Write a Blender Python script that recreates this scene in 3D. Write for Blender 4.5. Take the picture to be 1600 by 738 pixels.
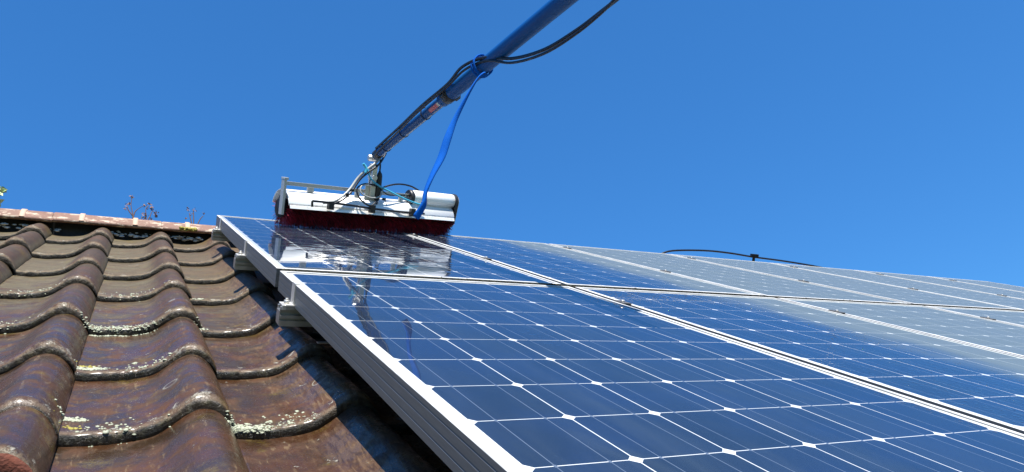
import bpy, bmesh, math, random
from math import radians as R_, sin, cos, pi
from mathutils import Vector, Matrix, noise

for _o in list(bpy.data.objects):
    bpy.data.objects.remove(_o)
random.seed(7)
S = bpy.context.scene
COL = S.collection

# ------------------------------------------------------------------ frame of the roof
U = 0.127                      # one unit = one solar cell, in metres
PITCH = R_(30)                 # roof pitch
ORG = Vector((0, 0, 4.9))
ROOF = Matrix.Translation(ORG) @ Matrix.Rotation(PITCH, 4, 'X')


def L(u, v, w=0.0):
    """roof units (u along the ridge, v down the slope, w into the roof) -> roof-local metres"""
    return Vector((u * U, -v * U, -w * U))


# ------------------------------------------------------------------ camera
def rodrigues(r):
    t = math.sqrt(sum(a * a for a in r))
    k = Vector(r) / t
    return Matrix.Rotation(t, 3, k)


_Rc = rodrigues((-1.44761615, -0.454533555, -0.293367226))
_T = Vector((-4.0645497, 0.678786151, 13.2483183))
_C = -(_Rc.transposed() @ _T)
cam_d = bpy.data.cameras.new('camera')
cam = bpy.data.objects.new('camera', cam_d)
COL.objects.link(cam)


def _rd(row):                  # image row axis (u,v,w) -> roof-local direction
    return Vector((row[0], -row[1], -row[2]))


_x = _rd(_Rc[0]); _y = -_rd(_Rc[1]); _z = -_rd(_Rc[2])
M = Matrix(((_x[0], _y[0], _z[0], 0), (_x[1], _y[1], _z[1], 0), (_x[2], _y[2], _z[2], 0), (0, 0, 0, 1)))
cam.matrix_world = ROOF @ Matrix.Translation(L(*_C)) @ M
cam_d.sensor_width = 36
cam_d.lens = 1120.7 / 1600 * 36
cam_d.clip_start = 0.02
cam_d.clip_end = 3000
S.camera = cam

# ------------------------------------------------------------------ sky and sun
SUN_L = Vector((-0.10, -0.02, 1.0)).normalized()        # roof-local, pointing at the sun
SUN = (ROOF.to_3x3() @ SUN_L).normalized()
elev = math.asin(SUN.z)
azim = math.atan2(SUN.x, SUN.y)
W = bpy.data.worlds.new('World')
S.world = W
W.use_nodes = True
wn = W.node_tree
bg = wn.nodes['Background']
sky = wn.nodes.new('ShaderNodeTexSky')
sky.sky_type = 'NISHITA'
sky.sun_disc = False
sky.sun_elevation = elev
sky.sun_rotation = azim
sky.air_density = 1.0
sky.dust_density = 0.4
sky.ozone_density = 4.0
hs = wn.nodes.new('ShaderNodeHueSaturation')
hs.inputs['Saturation'].default_value = 1.22
hs.inputs['Value'].default_value = 1.0
wn.links.new(sky.outputs[0], hs.inputs['Color'])
gm = wn.nodes.new('ShaderNodeGamma')
gm.inputs[1].default_value = 0.6
tn_ = wn.nodes.new('ShaderNodeMix'); tn_.data_type = 'RGBA'; tn_.blend_type = 'MULTIPLY'
tn_.inputs[0].default_value = 1.0
tn_.inputs[7].default_value = (0.46, 1.095, 1.845, 1)
wn.links.new(hs.outputs[0], gm.inputs[0])
wn.links.new(gm.outputs[0], tn_.inputs[6])
wn.links.new(tn_.outputs[2], bg.inputs[0])
bg.inputs[1].default_value = 0.0835
sd = bpy.data.lights.new('sun', 'SUN')
sd.energy = 5.0
sd.angle = R_(0.53)
sd.color = (1.0, 0.955, 0.88)
so = bpy.data.objects.new('sun', sd)
COL.objects.link(so)
so.rotation_euler = SUN.to_track_quat('Z', 'Y').to_euler()
so.location = SUN * 40
S.view_settings.view_transform = 'Standard'
S.view_settings.look = 'None'
S.view_settings.gamma = 1
S.view_settings.exposure = 1.1
S.render.engine = 'CYCLES'


# ------------------------------------------------------------------ materials
class NT:
    def __init__(s, name):
        s.m = bpy.data.materials.new(name)
        s.m.use_nodes = True
        s.t = s.m.node_tree
        s.b = s.t.nodes['Principled BSDF']

    def n(s, typ, **kw):
        o = s.t.nodes.new(typ)
        for k, v in kw.items():
            setattr(o, k, v)
        return o

    def link(s, a, b):
        s.t.links.new(a, b)

    def put(s, sock, v):
        if hasattr(v, 'is_linked'):
            s.link(v, sock)
        elif v is not None:
            sock.default_value = v

    def math(s, op, a, b=None, c=None, clamp=False):
        o = s.n('ShaderNodeMath', operation=op)
        o.use_clamp = clamp
        s.put(o.inputs[0], a)
        if b is not None:
            s.put(o.inputs[1], b)
        if c is not None:
            s.put(o.inputs[2], c)
        return o.outputs[0]

    def mix(s, f, a, b):
        o = s.n('ShaderNodeMix', data_type='RGBA')
        s.put(o.inputs[0], f)
        for i, v in ((6, a), (7, b)):
            if isinstance(v, tuple):
                v = (v[0], v[1], v[2], 1)
            s.put(o.inputs[i], v)
        return o.outputs[2]

    def ramp(s, f, lo, hi):    # smooth 0..1 between lo and hi
        o = s.n('ShaderNodeMapRange', interpolation_type='SMOOTHSTEP')
        s.put(o.inputs[0], f)
        o.inputs[1].default_value = lo
        o.inputs[2].default_value = hi
        return o.outputs[0]

    def noise(s, vec, scale, detail=4, rough=0.55, dist=0.0, w=None):
        o = s.n('ShaderNodeTexNoise')
        if w is not None:
            o.noise_dimensions = '4D'
            o.inputs['W'].default_value = w
        s.put(o.inputs['Vector'], vec)
        o.inputs['Scale'].default_value = scale
        o.inputs['Detail'].default_value = detail
        o.inputs['Roughness'].default_value = rough
        o.inputs['Distortion'].default_value = dist
        return o.outputs[0]

    def voro(s, vec, scale, feature='F1', out='Distance', rnd=1.0):
        o = s.n('ShaderNodeTexVoronoi', feature=feature)
        s.put(o.inputs['Vector'], vec)
        o.inputs['Scale'].default_value = scale
        o.inputs['Randomness'].default_value = rnd
        return o.outputs[out]

    def scale(s, vec, v):
        o = s.n('ShaderNodeVectorMath', operation='MULTIPLY')
        s.put(o.inputs[0], vec)
        o.inputs[1].default_value = v
        return o.outputs[0]

    def roofpos(s):            # world position expressed in roof-local metres
        g = s.n('ShaderNodeNewGeometry')
        mp = s.n('ShaderNodeMapping', vector_type='TEXTURE')
        s.link(g.outputs['Position'], mp.inputs[0])
        mp.inputs[1].default_value = ORG
        mp.inputs[2].default_value = (PITCH, 0, 0)
        return mp.outputs[0]

    def objpos(s):
        return s.n('ShaderNodeTexCoord').outputs['Object']

    def sep(s, v):
        o = s.n('ShaderNodeSeparateXYZ')
        s.put(o.inputs[0], v)
        return o.outputs

    def bump(s, h, strength=0.3, dist=0.01, normal=None):
        o = s.n('ShaderNodeBump')
        o.inputs['Strength'].default_value = strength
        o.inputs['Distance'].default_value = dist
        s.put(o.inputs['Height'], h)
        if normal is not None:
            s.link(normal, o.inputs['Normal'])
        return o.outputs[0]

    def out(s, **kw):
        for k, v in kw.items():
            k = k.replace('_', ' ')
            if isinstance(v, tuple) and len(v) == 3:
                v = (v[0], v[1], v[2], 1)
            s.put(s.b.inputs[k], v)
        return s.m


def simple(name, col, rough=0.5, metal=0.0, var=0.15, nscale=30, bump=0.0, spec=0.5, coat=0.0):
    a = NT(name)
    p = a.objpos()
    nz = a.noise(p, nscale, 5)
    c = a.mix(nz, tuple(x * (1 - var) for x in col), tuple(min(1, x * (1 + var)) for x in col))
    kw = dict(Base_Color=c, Metallic=metal, Specular_IOR_Level=spec, Coat_Weight=coat)
    kw['Roughness'] = a.math('MULTIPLY_ADD', a.noise(p, nscale * 2.3, 3), 0.3, rough - 0.15, clamp=True)
    if bump:
        kw['Normal'] = a.bump(a.noise(p, nscale * 4, 4), bump, 0.002)
    return a.out(**kw)


# --- aluminium
def alu(name, col=(0.72, 0.72, 0.71), rough=0.38, metal=0.85, streak=(3, 160, 160), grime=0.25):
    a = NT(name)
    p = a.objpos()
    st = a.noise(a.scale(p, streak), 1.0, 3)
    gr = a.ramp(a.noise(p, 9, 5, 0.65), 0.52, 0.75)
    c = a.mix(st, tuple(x * 0.88 for x in col), col)
    c = a.mix(a.math('MULTIPLY', gr, grime), c, (0.2, 0.19, 0.16))
    return a.out(Base_Color=c, Metallic=metal,
                 Roughness=a.math('MULTIPLY_ADD', st, 0.16, rough - 0.08),
                 Normal=a.bump(a.noise(a.scale(p, streak), 2.0, 2), 0.06, 0.001))


def mat_frame():
    a = NT('anodised_frame')
    p = a.objpos()
    x, y, z = a.sep(p)
    st = a.noise(a.scale(p, (30, 30, 260)), 1.0, 3)
    n = a.noise(p, 14, 5, 0.65)
    c = a.mix(st, (0.120, 0.128, 0.132), (0.185, 0.195, 0.20))
    c = a.mix(a.math('MULTIPLY', a.ramp(n, 0.55, 0.75), 0.3), c, (0.16, 0.15, 0.13))
    # sunlit white of the flat lip painted into its colour, mottled by noise
    lip_lit = a.ramp(z, -0.0012, -0.0004)
    lip_lit = a.math('MULTIPLY', lip_lit, a.math('MULTIPLY_ADD', a.ramp(n, 0.7, 0.4), 0.35, 0.6))
    c = a.mix(lip_lit, c, (0.55, 0.55, 0.54))
    return a.out(Base_Color=c, Metallic=a.math('MULTIPLY_ADD', lip_lit, -0.4, 0.45), Roughness=0.5)


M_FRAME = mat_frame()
M_RAIL = alu('mill_aluminium_rail', (0.46, 0.48, 0.50), 0.34, 0.80, (3, 160, 160))
M_CLAMP = alu('clamp_aluminium', (0.74, 0.73, 0.70), 0.4, 0.6, (60, 60, 60), 0.4)
M_DCLAMP = simple('dark_clamp_metal', (0.10, 0.10, 0.10), 0.5, 0.4)
M_HOOD = alu('brush_hood_aluminium', (0.88, 0.88, 0.86), 0.40, 0.25, (2, 60, 60), 0.12)
M_BAR = alu('brush_bar_aluminium', (0.55, 0.54, 0.51), 0.5, 0.5, (4, 90, 90), 0.35)
M_RUBBER = simple('black_rubber', (0.014, 0.014, 0.016), 0.45, nscale=60)
M_CABLE = simple('black_cable_sheath', (0.007, 0.007, 0.009), 0.38, nscale=40)
M_WHOSE = simple('pale_hose', (0.28, 0.29, 0.28), 0.4, nscale=40)
M_BHOSE = simple('light_blue_hose', (0.05, 0.33, 0.48), 0.35, nscale=40)
M_STRAP = simple('blue_strap_webbing', (0.001, 0.075, 0.36), 0.85, nscale=140, bump=0.4, spec=0.1)
M_STEEL = alu('zinc_hinge_steel', (0.60, 0.59, 0.56), 0.4, 0.75, (30, 30, 30), 0.4)
M_BACK = simple('panel_underside', (0.55, 0.55, 0.55), 0.6)


# --- boom paint with chipped edge
def mat_boom():
    a = NT('chipped_blue_paint')
    p = a.objpos()
    x, y, z = a.sep(p)
    nz = a.noise(a.scale(p, (9, 60, 60)), 1.0, 5, 0.7)
    band = a.ramp(y, -0.55, -1.0)           # y = across the tube / radius (stored in scaled coords below)
    uvn = a.n('ShaderNodeUVMap'); uvn.uv_map = 'UV'
    us, vs, _ = a.sep(uvn.outputs[0])
    ang = a.math('ABSOLUTE', a.math('SUBTRACT', vs, 0.285))
    edge = a.math('SUBTRACT', 1.0, a.ramp(ang, 0.012, 0.05))
    chip = a.ramp(a.math('MULTIPLY', edge, a.noise(a.scale(p, (5, 16, 16)), 3.0, 4, 0.6)), 0.42, 0.45)
    fine = a.ramp(a.noise(a.scale(p, (60, 400, 400)), 1.0, 4, 0.8), 0.80, 0.84)
    c = a.mix(nz, (0.001, 0.062, 0.23), (0.002, 0.078, 0.28))
    c = a.mix(chip, c, (0.5, 0.5, 0.46))
    return a.out(Base_Color=c, Roughness=0.42, Specular_IOR_Level=0.35)


M_BOOM = mat_boom()
M_STICK = simple('faded_red_sticker', (0.62, 0.17, 0.19), 0.5, var=0.4, nscale=120)
M_STICKW = simple('white_sticker_end', (0.7, 0.66, 0.62), 0.5, var=0.1, nscale=60)


# --- solar glass
def mat_glass(name, pv):
    a = NT(name)
    p = a.objpos()
    x, y, z = a.sep(p)
    cx = a.math('DIVIDE', x, U)
    cy = a.math('DIVIDE', a.math('MULTIPLY', y, -1.0), U * pv)
    fx = a.math('FRACT', cx); fy = a.math('FRACT', cy)
    ax = a.math('ABSOLUTE', a.math('SUBTRACT', fx, 0.5))
    ay = a.math('ABSOLUTE', a.math('SUBTRACT', fy, 0.5))
    g = 0.5 - 0.0068
    cell = a.math('MULTIPLY', a.math('LESS_THAN', ax, g), a.math('LESS_THAN', ay, g + 0.001))
    cell = a.math('MULTIPLY', cell, a.math('LESS_THAN', a.math('ADD', ax, ay), 2 * g - 0.064))
    for q in (a.math('GREATER_THAN', cx, 0.0), a.math('LESS_THAN', cx, 6.0),
              a.math('GREATER_THAN', cy, 0.0), a.math('LESS_THAN', cy, 12.0)):
        cell = a.math('MULTIPLY', cell, q)
    bb = a.math('ABSOLUTE', a.math('SUBTRACT', a.math('ABSOLUTE', a.math('SUBTRACT', fx, 0.5)), 0.25))
    bus = a.math('LESS_THAN', bb, 0.0050)
    inside = a.math('MULTIPLY', a.math('GREATER_THAN', cy, 0.0), a.math('LESS_THAN', cy, 12.0))
    bus = a.math('MULTIPLY', bus, inside)
    # solder ends: ribbon a little wider where it crosses the gap
    tick = a.math('MULTIPLY', a.math('LESS_THAN', bb, 0.016), a.math('GREATER_THAN', ay, 0.478))
    tick = a.math('MULTIPLY', tick, inside)
    bus = a.math('MAXIMUM', bus, tick)
    # contact fingers
    fing = a.math('LESS_THAN', a.math('ABSOLUTE', a.math('SUBTRACT', a.math('FRACT', a.math('MULTIPLY', fy, 52.0)), 0.5)), 0.07)
    # per-cell variation
    comb = a.n('ShaderNodeCombineXYZ')
    a.link(a.math('FLOOR', cx), comb.inputs[0]); a.link(a.math('FLOOR', cy), comb.inputs[1])
    a.link(a.n('ShaderNodeObjectInfo').outputs['Random'], comb.inputs[2])
    wn_ = a.n('ShaderNodeTexWhiteNoise', noise_dimensions='3D')
    a.link(comb.outputs[0], wn_.inputs['Vector'])
    cc = a.mix(wn_.outputs['Value'], (0.0022, 0.0058, 0.015), (0.0046, 0.0105, 0.027))
    cc = a.mix(a.ramp(a.noise(p, 5.5, 3), 0.35, 0.7), cc, (0.0022, 0.0095, 0.037))
    cc = a.mix(a.math('MULTIPLY', fing, 0.40), cc, (0.08, 0.10, 0.12))
    base = a.mix(cell, (0.56, 0.57, 0.56), cc)
    base = a.mix(bus, base, (0.085, 0.105, 0.14))
    # --- roof position: dust, water film, drops
    rp = a.roofpos()
    rx, ry, rz = a.sep(rp)
    uu = a.math('DIVIDE', rx, U)
    vv = a.math('DIVIDE', a.math('MULTIPLY', ry, -1.0), U)
    wob = a.noise(a.scale(rp, (2.2, 0.9, 1)), 2.0, 5, 0.6)
    ud = a.math('ADD', uu, a.math('MULTIPLY', a.math('SUBTRACT', wob, 0.5), 2.6))
    dust = a.ramp(ud, 9.4, 11.4)
    # runs of wash water carrying dust off downslope
    runs = a.noise(a.scale(rp, (46, 1.2, 1)), 1.0, 4, 0.6)
    dust = a.math('MULTIPLY', dust, a.math('MULTIPLY_ADD', runs, 0.30, 0.85), clamp=True)
    thin = a.math('MULTIPLY', a.math('SUBTRACT', 1.0, a.ramp(ud, 4.4, 6.0)), a.ramp(vv, -1.0, 4.5))
    smear = a.ramp(a.noise(a.scale(rp, (13, 2.2, 1)), 1.0, 5, 0.65, 0.7), 0.40, 0.70)
    film = a.math('MULTIPLY', thin, a.math('MULTIPLY_ADD', smear, 0.034, 0.008))
    film = a.math('ADD', film, a.math('MULTIPLY', a.ramp(smear, 0.55, 1.0), 0.012))
    tot = a.math('MAXIMUM', a.math('MULTIPLY', dust, 0.42), film)
    base = a.mix(tot, base, (0.205, 0.25, 0.22))
    # ripples of running water around the brush
    mU = a.math('MULTIPLY', a.ramp(uu, 0.6, 1.3), a.math('SUBTRACT', 1.0, a.ramp(uu, 9.0, 10.2)))
    fall = a.math('SUBTRACT', 1.0, a.ramp(a.math('ADD', vv, a.math('MULTIPLY', wob, 1.6)), -3.0, 0.6))
    rip = a.math('MULTIPLY', mU, fall)
    wv = a.noise(a.scale(rp, (15, 34, 1)), 1.0, 5, 0.62, 0.8)
    wv2 = a.noise(a.scale(rp, (90, 120, 1)), 1.0, 3, 0.5)
    # clinging drops beyond the brushed strip
    wet = a.math('MULTIPLY', a.ramp(ud, 5.6, 7.2), a.math('SUBTRACT', 1.0, a.ramp(ud, 9.6, 11.2)))
    patch = a.ramp(a.noise(rp, 3.2, 4, 0.6), 0.34, 0.48)
    spread = a.ramp(vv, -3.0, 2.5)
    wetm = a.math('MULTIPLY', a.math('MULTIPLY', wet, patch), spread)
    wet1 = a.math('MULTIPLY', a.ramp(a.noise(rp, 2.3, 3, 0.5, 0, 3.0), 0.58, 0.66), 0.8)
    wetm = a.math('MAXIMUM', wetm, a.math('MULTIPLY', wet1, a.math('SUBTRACT', 1.0, a.ramp(ud, 5.5, 6.5))))
    fin = a.noise(a.scale(rp, (1.5, 1.5, 1)), 3.0, 2)
    b3 = a.bump(fin, 0.02, 0.01)

    def vnoise(sc, detail, k, mask):
        o = a.n('ShaderNodeTexNoise')
        a.link(a.scale(rp, sc), o.inputs['Vector'])
        o.inputs['Scale'].default_value = 1.0
        o.inputs['Detail'].default_value = detail
        o.inputs['Distortion'].default_value = 0.6
        q = a.n('ShaderNodeVectorMath', operation='SUBTRACT')
        a.link(o.outputs['Color'], q.inputs[0]); q.inputs[1].default_value = (0.5, 0.5, 0.5)
        e = a.n('ShaderNodeVectorMath', operation='SCALE')
        a.link(q.outputs[0], e.inputs[0]); a.link(a.math('MULTIPLY', mask, k), e.inputs['Scale'])
        return e.outputs[0]
    calm = a.ramp(a.noise(a.scale(rp, (2.6, 1.3, 1)), 2.0, 3, 0.5, 0, 5.0), 0.38, 0.60)
    ripm = a.math('MULTIPLY', rip, a.math('MULTIPLY_ADD', calm, 0.8, 0.2))
    v1 = vnoise((9, 36, 1), 4, 0.24, ripm)
    v2 = vnoise((3, 9, 1), 1, 0.012, 1.0)
    # rounded drops: normal leans away from the middle of each drop
    sp_ = a.scale(rp, (92, 92, 0))
    vo = a.n('ShaderNodeTexVoronoi', feature='F1'); a.link(sp_, vo.inputs['Vector']); vo.inputs['Scale'].default_value = 1.0
    dv_ = a.n('ShaderNodeVectorMath', operation='SUBTRACT'); a.link(sp_, dv_.inputs[0]); a.link(vo.outputs['Position'], dv_.inputs[1])
    dsel = a.math('GREATER_THAN', a.sep(vo.outputs['Color'])[0], 0.12)
    dm = a.math('MULTIPLY', a.math('LESS_THAN', vo.outputs['Distance'], 0.40), a.math('MULTIPLY', dsel, wetm))
    dr = a.n('ShaderNodeVectorMath', operation='SCALE'); a.link(dv_.outputs[0], dr.inputs[0]); a.link(a.math('MULTIPLY', dm, 3.0), dr.inputs['Scale'])
    ro = a.n('ShaderNodeVectorRotate', rotation_type='X_AXIS'); a.link(dr.outputs[0], ro.inputs['Vector']); ro.inputs['Angle'].default_value = PITCH
    s0 = a.n('ShaderNodeVectorMath', operation='ADD'); a.link(b3, s0.inputs[0]); a.link(ro.outputs[0], s0.inputs[1])
    b3 = s0.outputs[0]
    s1 = a.n('ShaderNodeVectorMath', operation='ADD'); a.link(b3, s1.inputs[0]); a.link(v1, s1.inputs[1])
    s2 = a.n('ShaderNodeVectorMath', operation='ADD'); a.link(s1.outputs[0], s2.inputs[0]); a.link(v2, s2.inputs[1])
    s4 = a.n('ShaderNodeVectorMath', operation='NORMALIZE'); a.link(s2.outputs[0], s4.inputs[0])
    b3 = s4.outputs[0]
    crough = a.math('MULTIPLY_ADD', dust, 0.30, 0.022)
    return a.out(Base_Color=base, Roughness=0.5, Specular_IOR_Level=0.15,
                 Coat_Weight=a.math('MULTIPLY_ADD', dust, -0.25, 1.0), Coat_Roughness=crough, Coat_IOR=1.58,
                 Coat_Normal=b3, Sheen_Weight=0.0)


# --- roof tile
def mat_tile():
    a = NT('weathered_clay_tile')
    rp = a.roofpos()
    op = a.objpos()
    ox, oy, oz = a.sep(op)
    rx, ry, rz = a.sep(rp)
    rnd = a.n('ShaderNodeObjectInfo').outputs['Random']
    v4 = a.n('ShaderNodeVectorMath', operation='ADD')
    a.link(rp, v4.inputs[0])
    cb = a.n('ShaderNodeCombineXYZ'); a.link(a.math('MULTIPLY', rnd, 7.0), cb.inputs[2])
    a.link(cb.outputs[0], v4.inputs[1])
    P = v4.outputs[0]
    n1 = a.noise(P, 11, 6, 0.62, 0.4)
    n2 = a.noise(P, 24, 6, 0.66, 0.25)
    n3 = a.noise(P, 95, 5, 0.7)
    n4 = a.noise(P, 330, 4, 0.7)
    # drawn-out weathering runs following the tile's length and the roll
    st = a.noise(a.scale(P, (130, 20, 130)), 1.0, 5, 0.65, 0.8)
    c = a.mix(a.ramp(n1, 0.36, 0.62), (0.115, 0.053, 0.026), (0.068, 0.042, 0.024))
    c = a.mix(a.math('MULTIPLY', a.ramp(n2, 0.50, 0.72), 0.6), c, (0.140, 0.066, 0.034))
    c = a.mix(a.math('MULTIPLY', a.ramp(rnd, 0.1, 0.9), 0.3), c, (0.045, 0.024, 0.018))
    # upslope rows: grey-olive algae film
    up = a.ramp(a.math('ADD', ry, a.math('MULTIPLY', a.math('SUBTRACT', n1, 0.5), 1.6)), -0.15, 0.95)
    side = a.ramp(rx, 0.15, -0.55)
    pan = a.math('SUBTRACT', 1.0, a.math('MULTIPLY', a.ramp(oz, 0.010, 0.036), 0.75))
    fl = a.noise(a.scale(P, (9, 60, 60)), 1.0, 5, 0.7, 0.5)
    olive = a.math('MULTIPLY', a.math('MULTIPLY', up, pan), a.math('MULTIPLY_ADD', side, 0.45, 0.50))
    olive = a.math('MULTIPLY', olive, a.math('MULTIPLY_ADD', a.ramp(fl, 0.38, 0.60), 0.6, 0.4))
    c = a.mix(olive, c, a.mix(n3, (0.125, 0.104, 0.056), (0.270, 0.232, 0.140)))
    # rubbed pale film in streaks
    pale = a.math('MULTIPLY', a.ramp(st, 0.55, 0.66), a.ramp(n2, 0.42, 0.62))
    c = a.mix(a.math('MULTIPLY', pale, 0.6), c, (0.26, 0.185, 0.105))
    dry = a.math('MULTIPLY', a.ramp(rx, -0.12, 0.02), a.ramp(a.math('ADD', st, a.math('MULTIPLY', n1, 0.4)), 0.60, 0.80))
    c = a.mix(a.math('MULTIPLY', dry, 0.5), c, (0.27, 0.17, 0.10))
    # ochre algae
    och = a.math('MULTIPLY', a.ramp(a.noise(P, 13, 5, 0.6, 0, 4.0), 0.55, 0.66), a.ramp(n3, 0.35, 0.6))
    c = a.mix(a.math('MULTIPLY', och, 0.62), c, (0.200, 0.145, 0.035))
    # white crusts near the nose of each tile
    near = a.math('SUBTRACT', 1.0, a.ramp(oy, 0.010, 0.060))
    wl = a.math('ADD', a.noise(P, 44, 6, 0.7, 0.5), a.math('MULTIPLY', near, 0.09))
    white = a.math('MULTIPLY', a.ramp(wl, 0.655, 0.685), a.ramp(n4, 0.30, 0.5))
    c = a.mix(a.math('MULTIPLY', white, 0.85), c, (0.50, 0.47, 0.39))
    ring = a.voro(P, 9.0)
    rg = a.math('SUBTRACT', 1.0, a.ramp(a.math('ABSOLUTE', a.math('SUBTRACT', ring, a.math('MULTIPLY_ADD', n3, 0.06, 0.11))), 0.006, 0.018))
    rg = a.math('MULTIPLY', rg, a.ramp(a.noise(P, 5, 2, 0.5, 0, 9.0), 0.55, 0.62))
    c = a.mix(a.math('MULTIPLY', rg, 0.75), c, (0.42, 0.40, 0.33))
    # nose rim and mossy nose face
    rim = a.math('MULTIPLY', a.math('SUBTRACT', 1.0, a.ramp(oy, 0.006, 0.020)), a.ramp(n3, 0.38, 0.55))
    c = a.mix(a.math('MULTIPLY', rim, 0.65), c, (0.27, 0.20, 0.13))
    hs_ = a.n('ShaderNodeHueSaturation'); a.link(c, hs_.inputs['Color'])
    hs_.inputs['Saturation'].default_value = 1.06; hs_.inputs['Value'].default_value = 0.56
    c = hs_.outputs[0]
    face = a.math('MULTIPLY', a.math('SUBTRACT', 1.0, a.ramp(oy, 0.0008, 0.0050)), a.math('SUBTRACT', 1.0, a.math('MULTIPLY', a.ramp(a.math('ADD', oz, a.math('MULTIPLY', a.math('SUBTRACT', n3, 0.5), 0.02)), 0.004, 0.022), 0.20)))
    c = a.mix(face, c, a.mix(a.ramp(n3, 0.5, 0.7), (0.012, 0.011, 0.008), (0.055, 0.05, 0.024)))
    # soot-dark blotches
    c = a.mix(a.math('MULTIPLY', a.ramp(a.noise(P, 34, 6, 0.7, 0.3, 6.0), 0.54, 0.68), 0.55), c, (0.030, 0.020, 0.015))
    # fine grit
    c = a.mix(a.math('MULTIPLY', a.ramp(n4, 0.6, 0.75), 0.35), c, (0.30, 0.24, 0.17))
    wetp = a.math('MULTIPLY', a.math('SUBTRACT', 1.0, a.ramp(n2, 0.42, 0.62)), a.math('SUBTRACT', 1.0, up))
    rough = a.math('MULTIPLY_ADD', wetp, -0.32, 0.58)
    rough = a.math('ADD', rough, a.math('MULTIPLY', white, 0.25), clamp=True)
    h = a.math('ADD', a.math('MULTIPLY', n2, 0.7), a.math('MULTIPLY', n3, 0.5))
    h = a.math('ADD', h, a.math('MULTIPLY', n4, 0.22))
    h = a.math('ADD', h, a.math('MULTIPLY', st, 0.5))
    h = a.math('ADD', h, a.math('MULTIPLY', white, 0.5))
    h = a.math('ADD', h, a.math('MULTIPLY', face, a.math('MULTIPLY', n3, 2.0)))
    return a.out(Base_Color=c, Roughness=rough, Specular_IOR_Level=0.30,
                 Coat_Weight=a.math('MULTIPLY', wetp, 0.45), Coat_Roughness=0.20,
                 Normal=a.bump(h, 0.75, 0.0030))


def mat_ridge():
    a = NT('faded_red_ridge_clay')
    P = a.roofpos()
    n1 = a.noise(P, 14, 5, 0.65)
    n2 = a.noise(P, 55, 5, 0.7)
    n3 = a.noise(a.scale(P, (20, 50, 50)), 1.0, 5, 0.7)
    c = a.mix(n1, (0.125, 0.064, 0.045), (0.205, 0.112, 0.080))
    c = a.mix(a.ramp(n3, 0.50, 0.62), c, (0.44, 0.35, 0.26))
    c = a.mix(a.math('MULTIPLY', a.ramp(n2, 0.58, 0.68), 0.7), c, (0.10, 0.075, 0.05))
    return a.out(Base_Color=c, Roughness=0.75, Normal=a.bump(n2, 0.5, 0.003))


M_TILE = mat_tile()
M_RIDGE = mat_ridge()
M_BAND = simple('pale_ridge_band', (0.42, 0.29, 0.21), 0.7, var=0.3, nscale=60, bump=0.4)
M_DECK = simple('dark_roof_underlay', (0.02, 0.02, 0.022), 0.8)
M_MORTAR = simple('white_mortar', (0.48, 0.47, 0.43), 0.9, var=0.3, nscale=70, bump=0.6)
M_LICH = simple('pale_lichen', (0.33, 0.35, 0.26), 0.9, var=0.25, nscale=120, bump=0.6)
M_YLICH = simple('yellow_lichen', (0.27, 0.235, 0.05), 0.9, var=0.3, nscale=120, bump=0.6)
M_MOSS = simple('black_moss_grime', (0.030, 0.030, 0.020), 0.95, var=0.6, nscale=160, bump=0.8)
M_WALL = simple('pale_render_wall', (0.55, 0.5, 0.42), 0.85, nscale=8, bump=0.3)
M_STEM = simple('dry_stem', (0.085, 0.055, 0.05), 0.8, nscale=90)
M_SEED = simple('dry_seed_head', (0.19, 0.105, 0.06), 0.85, var=0.4, nscale=90)
M_LEAF = simple('pale_green_leaf', (0.30, 0.38, 0.16), 0.5, var=0.5, nscale=70)


def mat_ground():
    a = NT('grass_ground')
    g = a.n('ShaderNodeNewGeometry').outputs['Position']
    c = a.mix(a.noise(g, 0.6, 6), (0.035, 0.06, 0.018), (0.08, 0.10, 0.035))
    return a.out(Base_Color=c, Roughness=0.95)


def mat_bristle():
    a = NT('dark_red_bristles')
    op = a.objpos()
    at = a.n('ShaderNodeAttribute'); at.attribute_name = 'tone'
    c = a.mix(at.outputs['Fac'], (0.020, 0.004, 0.008), (0.55, 0.026, 0.055))
    return a.out(Base_Color=c, Roughness=0.5)


M_BRIST = mat_bristle()
M_CORE = simple('brush_core_dark', (0.008, 0.006, 0.008), 0.8)


# ------------------------------------------------------------------ object helpers
def props(o, label=None, cat=None, group=None, kind=None):
    if label: o['label'] = label
    if cat: o['category'] = cat
    if group: o['group'] = group
    if kind: o['kind'] = kind
    return o


def empty(name, mat, **kw):
    o = bpy.data.objects.new(name, None)
    o.empty_display_size = 0.05
    COL.objects.link(o)
    o.matrix_world = mat
    return props(o, **kw)


def mesh_obj(name, verts, faces, mat, parent=None, smooth=False, mats=None, uvs=None, fmat=None):
    me = bpy.data.meshes.new(name)
    me.from_pydata([tuple(v) for v in verts], [], faces)
    for m in (mats or [mat]):
        me.materials.append(m)
    if smooth:
        me.polygons.foreach_set('use_smooth', [True] * len(me.polygons))
    if fmat:
        me.polygons.foreach_set('material_index', fmat)
    if uvs:
        lay = me.uv_layers.new(name='UV')
        for i, l in enumerate(me.loops):
            lay.data[i].uv = uvs[l.vertex_index]
    me.update()
    o = bpy.data.objects.new(name, me)
    COL.objects.link(o)
    if parent:
        o.parent = parent
    return o


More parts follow.
